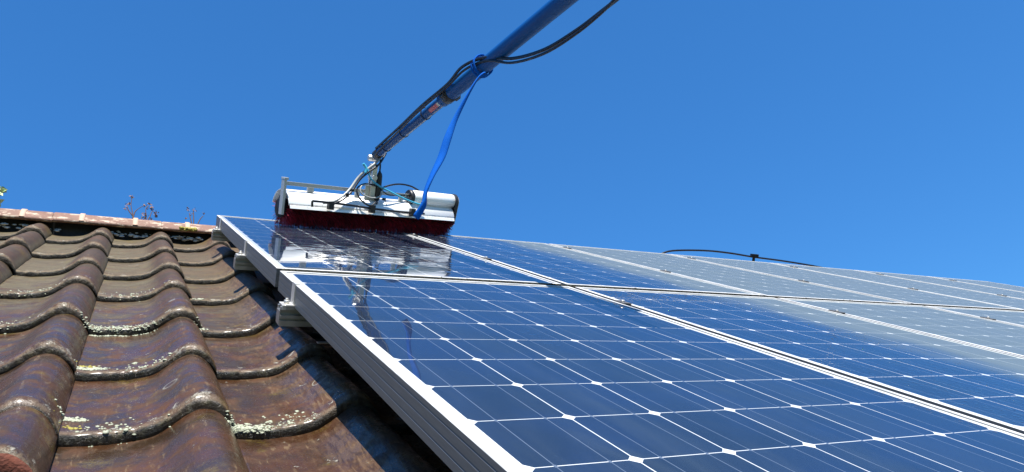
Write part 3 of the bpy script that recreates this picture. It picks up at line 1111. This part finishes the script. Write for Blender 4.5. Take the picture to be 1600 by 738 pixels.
at_ = o.data.attributes.new('tone', 'FLOAT', 'POINT')
at_.data.foreach_set('value', tone)

def arc_shell(mb, x0, x1, r, a0, a1, th, n=22, cy=0.0, cz=CZ, lip=0.0):
    poly_o = []; poly_i = []
    for k in range(n + 1):
        a = a0 + (a1 - a0) * k / n
        poly_o.append((cy + cos(a) * r, cz + sin(a) * r)); poly_i.append((cy + cos(a) * (r - th), cz + sin(a) * (r - th)))
    nn_ = n + 1
    vs = [(x0, p[0], p[1]) for p in poly_o] + [(x0, p[0], p[1]) for p in poly_i] + [(x1, p[0], p[1]) for p in poly_o] + [(x1, p[0], p[1]) for p in poly_i]
    fs = []
    for k in range(n):
        fs.append((k, k + 1, 2 * nn_ + k + 1, 2 * nn_ + k))
        fs.append((nn_ + k, 3 * nn_ + k, 3 * nn_ + k + 1, nn_ + k + 1))
        fs.append((k, nn_ + k, nn_ + k + 1, k + 1))
        fs.append((2 * nn_ + k, 2 * nn_ + k + 1, 3 * nn_ + k + 1, 3 * nn_ + k))
    fs.append((0, 2 * nn_, 3 * nn_, nn_)); fs.append((n, nn_ + n, 3 * nn_ + n, 2 * nn_ + n))
    mb.add(vs, fs, False)
    for i in range(len(fs)):
        mb.sm[-1 - i] = True
mb = MB()
arc_shell(mb, 0.008, BL - 0.006, 0.080, R_(12), R_(167), 0.0022, cz=0.0715)
hood = mb.build('hood', M_HOOD, brush)
hood.data.polygons.foreach_set('use_smooth', [abs(p.normal.x) < 0.5 for p in hood.data.polygons])
mb = MB()
# folded lip along the front edge of the hood
mb.prism([(-0.0780, 0.0905), (-0.0800, 0.0900), (-0.0850, 0.0780), (-0.0830, 0.0772), (-0.0785, 0.0875), (-0.0770, 0.0880)], 'x', 0.012, BL - 0.008)
mb.build('hood_lip', M_HOOD, brush)
mb = MB()
mb.box((-0.013, -0.062, 0.048), (-0.002, -0.034, 0.196), 0.002)
mb.box((-0.0135, -0.064, 0.190), (0.004, -0.030, 0.200), 0.002)
mb.build('side_strut', M_BAR, brush)
mb = MB()
pl = [(cos(a) * 0.030 - 0.02, CZ + 0.022 + sin(a) * 0.036) for a in [2 * pi * k / 24 for k in range(24)]]
mb.prism(pl, 'x', 0.0, 0.006)
mb.build('end_plate', M_RUBBER, brush)
mb = MB()
mb.box((-0.002, -0.036, 0.168), (0.618, -0.028, 0.184), 0.001)
mb.box((0.105, -0.037, 0.148), (0.132, -0.024, 0.1675), 0.001)
mb.box((0.33, -0.036, 0.146), (0.352, -0.026, 0.1675), 0.001)
mb.box((0.56, -0.036, 0.146), (0.58, -0.026, 0.1675), 0.001)
mb.build('support_bar', M_BAR, brush)
mb = MB()
mb.cyl((0.632, -0.028, 0.170), (0.868, -0.028, 0.170), 0.034, 36, 0.002)
mt = mb.build('motor', M_HOOD, brush)
mb = MB()
mb.cyl((0.612, -0.028, 0.170), (0.6315, -0.028, 0.170), 0.0345, 32, 0.003)
mb.cyl((0.596, -0.028, 0.176), (0.6115, -0.028, 0.176), 0.009, 14)
mb.build('motor_cap', M_RUBBER, mt)
mb = MB()
# belt cover at the driven end: rounded outline round motor and brush axle
def hull2(c1, r1, c2, r2, n=16):
    out = []
    dy = c2[0] - c1[0]; dz = c2[1] - c1[1]
    D = math.hypot(dy, dz); b = math.atan2(dz, dy); g_ = math.acos(max(-1, min(1, (r1 - r2) / D)))
    for k in range(n + 1):
        a = b + g_ + (2 * pi - 2 * g_) * k / n
        out.append((c1[0] + cos(a) * r1, c1[1] + sin(a) * r1))
    for k in range(n + 1):
        a = b - g_ + 2 * g_ * k / n
        out.append((c2[0] + cos(a) * r2, c2[1] + sin(a) * r2))
    return out
mb.prism(hull2((-0.028, 0.168), 0.039, (-0.014, 0.080), 0.040), 'x', 0.868, 0.884)
mb.build('belt_cover', M_RUBBER, brush)
mb = MB()
mb.prism(hull2((-0.028, 0.168), 0.034, (-0.014, 0.080), 0.035), 'x', 0.8845, 0.890)
mb.build('cover_plate', M_BAR, brush)
# hinge that takes the boom
mb = MB()
mb.box((0.372, -0.046, 0.142), (0.442, -0.0365, 0.204), 0.0015)
mb.box((0.392, -0.056, 0.150), (0.416, -0.0465, 0.300), 0.002)
mb.box((0.392, -0.034, 0.188), (0.416, -0.026, 0.300), 0.002)
mb.cyl((0.404, -0.064, 0.240), (0.404, -0.018, 0.240), 0.012, 16, 0.001)
mb.cyl((0.404, -0.066, 0.292), (0.404, -0.016, 0.292), 0.009, 14, 0.001)
mb.build('hinge_bracket', M_STEEL, brush)
mb = MB()
mb.tube([(0.431, -0.052, 0.140), (0.431, -0.052, 0.150), (0.432, -0.052, 0.185), (0.432, -0.052, 0.25), (0.432, -0.050, 0.266), (0.433, -0.048, 0.272)], [0.006, 0.0125, 0.0135, 0.0125, 0.007, 0.004], 14, 3)
cn = mb.build('cable_connector', M_RUBBER, brush)
mb = MB(); mb.tube([(0.433, -0.048, 0.27), (0.437, -0.04, 0.30), (0.437, -0.03, 0.345)], 0.0038, 8)
mb.tube([(0.431, -0.052, 0.142), (0.425, -0.07, 0.128), (0.41, -0.084, 0.128)], 0.003, 8)
mb.build('connector_lead', M_CABLE, cn)

def T(name, pts, r, mat, n=10):
    mb = MB(); mb.tube([(p[0], p[1], p[2]) for p in pts], r, n)
    return mb.build(name, mat, brush)
T('water_hose', [(0.461, -0.02, 0.359), (0.404, -0.062, 0.312), (0.357, -0.065, 0.272), (0.324, -0.055, 0.233), (0.284, -0.066, 0.181), (0.243, -0.080, 0.145), (0.196, -0.092, 0.121), (0.150, -0.093, 0.112)], 0.0058, M_WHOSE)
T('power_lead', [(0.466, -0.03, 0.356), (0.412, -0.07, 0.302), (0.362, -0.072, 0.262), (0.330, -0.062, 0.226), (0.292, -0.073, 0.176), (0.25, -0.088, 0.138), (0.205, -0.099, 0.116), (0.185, -0.100, 0.108)], 0.0045, M_CABLE)
T('blue_hose', [(0.352, -0.05, 0.292), (0.358, -0.068, 0.272), (0.375, -0.075, 0.235), (0.421, -0.072, 0.208), (0.478, -0.070, 0.189), (0.554, -0.085, 0.162), (0.624, -0.082, 0.146), (0.672, -0.085, 0.141)], 0.0042, M_BHOSE)
T('blue_hose_tie', [(0.338, -0.060, 0.296), (0.345, -0.062, 0.287), (0.352, -0.066, 0.276), (0.347, -0.07, 0.255)], 0.006, M_BHOSE)
T('spray_pipe', [(0.100, -0.099, 0.092), (0.098, -0.099, 0.113), (0.110, -0.098, 0.116), (0.195, -0.098, 0.115), (0.272, -0.097, 0.112), (0.383, -0.097, 0.106), (0.516, -0.097, 0.102), (0.665, -0.097, 0.102)], 0.0048, M_CABLE)
T('motor_lead', [(0.425, -0.05, 0.176), (0.475, -0.04, 0.206), (0.548, -0.03, 0.224), (0.619, -0.024, 0.222), (0.672, -0.026, 0.204)], 0.0040, M_CABLE)
T('cable_loop', [(0.417, -0.06, 0.205), (0.361, -0.06, 0.210), (0.320, -0.065, 0.188), (0.316, -0.082, 0.156), (0.338, -0.092, 0.131), (0.372, -0.099, 0.117), (0.404, -0.090, 0.135), (0.428, -0.07, 0.144)], 0.0036, M_CABLE)
T('cable_loop', [(0.381, -0.062, 0.212), (0.338, -0.066, 0.198), (0.331, -0.080, 0.169), (0.373, -0.088, 0.152), (0.427, -0.078, 0.160), (0.447, -0.066, 0.191), (0.435, -0.055, 0.206), (0.405, -0.062, 0.214)], 0.0034, M_WHOSE)
T('sensor_lead', [(0.444, -0.06, 0.190), (0.479, -0.06, 0.172), (0.527, -0.05, 0.172), (0.604, -0.03, 0.178)], 0.0032, M_CABLE)
mb = MB()
for (x, y, z, dx, dz) in ((0.262, -0.084, 0.155, 0.014, -0.03), (0.455, -0.072, 0.150, 0.012, -0.026), (0.290, -0.074, 0.175, -0.01, -0.02)):
    mb.box((x - 0.007, y - 0.006, z - 0.005), (x + 0.007, y + 0.004, z + 0.006), 0.001)
    mb.tube([(x, y, z), (x + dx * 0.6, y - 0.008, z + dz * 0.5), (x + dx, y - 0.010, z + dz)], 0.0014, 6)
mb.build('cable_ties', M_CABLE, brush)
for x in (0.185, 0.386, 0.60):
    mb = MB()
    mb.box((x - 0.012, -0.104, 0.086), (x + 0.012, -0.0835, 0.121), 0.002)
    mb.build('spray_bracket', M_RUBBER, brush)

# ------------------------------------------------------------------ boom
A = L(4.72, -11.347, -2.675); Bp = L(5.009, -3.651, -5.11)
dv = (Bp - A).normalized()
xa = dv; za = Vector((0, 0, 1)); ya = za.cross(xa).normalized(); za = xa.cross(ya).normalized()
BMAT = ROOF @ Matrix.Translation(A) @ Matrix(((xa.x, ya.x, za.x, 0), (xa.y, ya.y, za.y, 0), (xa.z, ya.z, za.z, 0), (0, 0, 0, 1)))
boom = empty('telescopic_boom', BMAT, label='blue painted telescopic boom with chipped edge holding the brush', cat='boom')
J = 6.05 * U
mb = MB(); mb.tube([(0.02, 0, 0), (J * 0.5, 0, 0), (J + 0.05, 0, 0)], 0.0195, 32, 8)
mb.build('inner_tube', M_BOOM, boom)
mb = MB(); mb.tube([(J, 0, 0), (J + 0.002, 0, 0), (J + 0.9, 0, 0), (J + 1.1, 0, 0)], [0.024, 0.0255, 0.0255, 0.0255], 36, 10)
mb.build('outer_tube', M_BOOM, boom)
mb = MB()
mb.tube([(J - 0.03, 0, 0), (J - 0.028, 0, 0), (J + 0.012, 0, 0), (J + 0.014, 0, 0)], [0.022, 0.0285, 0.0285, 0.026], 28, 1)
mb.box((J - 0.026, 0.020, -0.012), (J + 0.006, 0.038, 0.010), 0.002)
mb.box((J - 0.022, -0.034, -0.014), (J + 0.004, -0.02, 0.004), 0.002)
mb.build('locking_collar', M_RUBBER, boom)
mb = MB()
mb.tube([(0.0, 0, 0), (0.002, 0, 0), (0.05, 0, 0), (0.052, 0, 0)], [0.018, 0.0225, 0.0225, 0.02], 24, 1)
mb.build('end_sleeve', M_RUBBER, boom)
mb = MB()
mb.box((-0.055, -0.006, -0.010), (0.01, 0.006, 0.010), 0.002)
mb.cyl((-0.045, -0.022, 0.0), (-0.045, 0.022, 0.0), 0.015, 16, 0.002)
mb.tube([(-0.045, 0.0, 0.0), (-0.075, 0, 0.012)], [0.012, 0.009], 12, 1)
mb.build('tip_joint', M_STEEL, boom)
# sticker: a curved patch on the underside of the inner tube
def sticker(x0, x1, mat, name, a0=-2.75, a1=-1.95):
    vs = []; fs = []
    for i in range(2):
        for k in range(9):
            a = a0 + (a1 - a0) * k / 8
            for rr in (0.0197, 0.0203):
                vs.append(((x0, x1)[i], sin(a) * rr, cos(a) * rr))
    for k in range(8):
        fs.append((2 * k + 1, 2 * k + 3, 18 + 2 * k + 3, 18 + 2 * k + 1))
        fs.append((2 * k, 18 + 2 * k, 18 + 2 * k + 2, 2 * k + 2))
    mb = MB(); mb.add(vs, fs); return mb.build(name, mat, boom)
sticker(J - 0.155, J - 0.085, M_STICK, 'sticker')
sticker(J - 0.0845, J - 0.066, M_STICKW, 'sticker')

cab1 = [(4.70, -11.1, -2.80), (4.698, -10.468, -2.99), (4.64, -8.828, -3.62), (4.63, -6.958, -4.20), (4.72, -5.352, -4.72), (4.662, -4.282, -5.08), (4.838, -3.288, -5.25), (5.089, -2.246, -5.16), (5.113, -0.767, -5.2), (5.08, 0.56, -5.429), (5.016, 1.532, -5.647), (4.909, 2.371, -5.809), (4.785, 3.31, -6.035), (4.7, 4.2, -6.35)]
cab2 = [(4.62, -11.1, -2.68), (4.56, -10.474, -2.86), (4.56, -8.836, -3.40), (4.56, -6.981, -4.02), (4.66, -5.266, -4.60), (4.70, -4.181, -5.0), (4.85, -3.19, -5.16), (5.047, -2.15, -5.04), (5.071, -0.669, -5.095), (5.033, 0.654, -5.341), (4.963, 1.62, -5.596), (4.8, 2.429, -5.772), (4.677, 3.369, -5.995), (4.6, 4.2, -6.25)]
def off_axis(p, dist):
    q = L(*p)
    t_ = (q - A).dot(dv)
    if t_ < 0 or t_ > J: return q
    f = A + dv * t_
    d_ = q - f
    want = dist if t_ < J - 0.12 else dist + 0.008
    return f + d_.normalized() * max(d_.length, want)


for nm, pts, r, lb in (('power_cable', cab1, 0.0052, 'thick black cable running over the boom, upper of the two'), ('supply_hose', cab2, 0.0042, 'thinner black hose below the thick cable along the boom')):
    mb = MB(); mb.tube([off_axis(p, 0.0195 + r * (1.15 if nm == 'power_cable' else 1.05)) for p in pts], r, 12, 6)
    o = mb.build(nm, M_CABLE, None, label=lb, cat='cable', group='black lines tied along the boom'); o.matrix_world = ROOF
# tie wraps on the boom
for k, x in enumerate((0.13, 0.33, 0.55)):
    mb = MB(); mb.tube([(x, sin(a) * 0.0215, cos(a) * 0.0235 + 0.003) for a in [2 * pi * q / 18 for q in range(19)]], 0.0022, 6, 1)
    mb.build('cable_tie', M_RUBBER, boom)

strap = [(4.830, -3.20, -4.86), (4.74, -3.15, -4.80), (4.578, -3.052, -4.622), (4.281, -2.838, -4.162), (3.961, -2.626, -3.559), (3.721, -2.378, -3.061), (3.55, -2.21, -2.587), (3.28, -1.981, -2.115), (3.108, -1.819, -1.737), (3.057, -1.713, -1.449), (2.893, -1.666, -1.148)]
se = empty('hanging_strap', ROOF @ Matrix.Translation(L(*strap[0])), label='bright blue strap knotted to the boom and hanging down loose', cat='strap')
off0 = L(*strap[0])
mb = MB()
mb.tube([L(*p) - off0 for p in strap], [0.006, 0.006, 0.006, 0.007, 0.0085, 0.0115, 0.0125, 0.0115, 0.0125, 0.0145, 0.012], 14, 6, flat=(0.5, 5.0))
mb.build('webbing', M_STRAP, se)
mb = MB()
# wraps of the knot round boom and cables
cpt = (ROOF.inverted() @ BMAT) @ Vector((7.72 * U, 0, 0)) - off0
for (dx, tw) in ((-0.010, 0.003), (0.0, -0.004), (0.008, 0.002)):
    ring = []
    for q in range(21):
        a = 2 * pi * q / 20
        loc = Vector((8.02 * U + dx + tw * sin(a), sin(a) * 0.0345 - 0.004, cos(a) * 0.036 + 0.002))
        ring.append((ROOF.inverted() @ BMAT) @ loc - off0)
    mb.tube(ring, 0.0046, 8, 1, flat=(0.5, 0))
mb.build('knot', M_STRAP, se)

# ------------------------------------------------------------------ cable over the far ridge
rc = [(22.0, -16.4, 0.42), (22.9, -16.4, 0.11), (25.14, -16.4, -0.06), (27.04, -16.4, -0.05), (28.96, -16.4, 0.05), (31.7, -16.4, 0.14), (34.82, -16.4, 0.33), (36, -16.4, 0.6)]
mb = MB(); mb.tube([L(*p) for p in rc], 0.0065, 8, 6)
o = mb.build('ridge_cable', M_CABLE, None, label='thin black cable arching above the far ridge', cat='cable'); o.matrix_world = ROOF
ce = empty('cable_clip', at(28.96, -16.4, 0.0), label='small black post clip holding the cable on the ridge', cat='clip')
mb = MB()
mb.tube([(0, 0, -0.095), (0.0, 0, -0.02), (-0.004, 0, 0.012)], [0.011, 0.010, 0.006], 8, 3)
mb.box((-0.03, -0.012, -0.012), (0.035, 0.012, 0.016), 0.004)
mb.build('clip_post', M_CABLE, ce)

# ------------------------------------------------------------------ plants behind the ridge
def plant(name, u, v, w, stems, label, seedmat, rng, leaf=0.006, cnt=7):
    e = empty(name, at(u, v, w, Matrix.Rotation(-PITCH, 4, 'X')), label=label, cat='plant')
    st = MB(); sd_ = MB()
    for (pts, heads) in stems:
        st.tube(pts, [0.0032, 0.0026] + [0.0016] * (len(pts) - 2), 6, 4)
        for (hx, hy, hz, rad) in heads:
            for k in range(cnt):
                d = Vector((rng.gauss(0, 1), rng.gauss(0, 1), rng.gauss(0, 1))).normalized() * rad * rng.random() ** 0.5
                c = Vector((hx, hy, hz)) + d
                t1 = Vector((rng.gauss(0, 1), rng.gauss(0, 1), rng.gauss(0, 1))).normalized()
                t2 = t1.cross(Vector((rng.gauss(0, 1), rng.gauss(0, 1), rng.gauss(0, 1)))).normalized()
                s_ = leaf * rng.uniform(0.5, 1.2)
                sd_.add([c - t1 * s_, c + t2 * s_ * 0.6, c + t1 * s_, c - t2 * s_ * 0.6], [(0, 1, 2, 3)])
                if rng.random() < 0.35:
                    st.tube([Vector((hx, hy, hz - rad)), c], 0.0007, 4, 1)
    st.build('stem', M_STEM, e)
    sd_.build('seed_head' if seedmat is M_SEED else 'leaves', seedmat, e)
    return e


rng = random.Random(12)
plant('dry_weed', -2.66, -17.4, 0.95, [
    ([(0, 0, 0), (-0.004, 0, 0.05), (-0.014, 0, 0.095), (-0.012, 0, 0.15)], [(-0.014, 0, 0.14, 0.010), (-0.032, 0, 0.085, 0.016), (-0.022, 0, 0.105, 0.012)]),
    ([(0, 0, 0.0), (0.004, 0, 0.055), (0.022, 0, 0.082), (0.042, 0, 0.098)], [(0.043, 0, 0.096, 0.008)]),
    ([(-0.004, 0, 0.04), (-0.022, 0, 0.065), (-0.030, 0, 0.088)], [(-0.035, 0, 0.078, 0.013)]),
    ([(0.030, 0, -0.02), (0.036, 0, 0.02), (0.036, 0, 0.04)], []),
], 'tall dry brown weed on the ridge, left of the pair', M_SEED, rng)
plant('dry_weed', -2.22, -17.4, 0.95, [
    ([(0, 0, 0), (0.0, 0, 0.04), (-0.004, 0, 0.08), (0.008, 0, 0.10)], [(0.004, 0, 0.096, 0.018), (0.022, 0, 0.088, 0.012)]),
    ([(0, 0, 0.0), (0.016, 0, 0.04), (0.024, 0, 0.07), (0.038, 0, 0.066)], [(0.040, 0, 0.064, 0.014), (0.044, 0, 0.048, 0.010)]),
    ([(0, 0, 0.0), (-0.01, 0, 0.02), (0.0, 0, 0.04)], [(-0.003, 0, 0.045, 0.020), (0.022, 0, 0.03, 0.013)]),
], 'bushy rust brown dead weed on the ridge, right beside the tall one', M_SEED, rng, 0.007, 12)
plant('dry_weed', -0.55, -17.4, 0.95, [
    ([(0, 0, 0), (-0.012, 0, 0.045), (-0.02, 0, 0.08)], [(-0.022, 0, 0.10, 0.014), (-0.036, 0, 0.05, 0.008)]),
    ([(0.004, 0, 0.0), (0.002, 0, 0.05), (-0.002, 0, 0.10)], [(0.0, 0, 0.10, 0.014), (-0.012, 0, 0.075, 0.012)]),
    ([(0.01, 0, -0.02), (0.03, 0, 0.045), (0.046, 0, 0.07)], [(0.048, 0, 0.085, 0.009)]),
], 'thin sparse grey weed on the ridge close to the panel corner', M_SEED, rng, 0.005, 6)
plant('leafy_branch', -7.25, -17.4, 0.9, [
    ([(0, 0, -0.02), (0.01, 0, 0.03), (0.03, 0, 0.08), (0.045, 0, 0.12)], [(0.035, 0, 0.10, 0.026), (0.030, 0, 0.05, 0.022), (0.0, 0, 0.11, 0.03), (-0.02, 0, 0.06, 0.03)]),
], 'small green leafy branch at the far left behind the ridge', M_LEAF, rng, 0.016, 26)
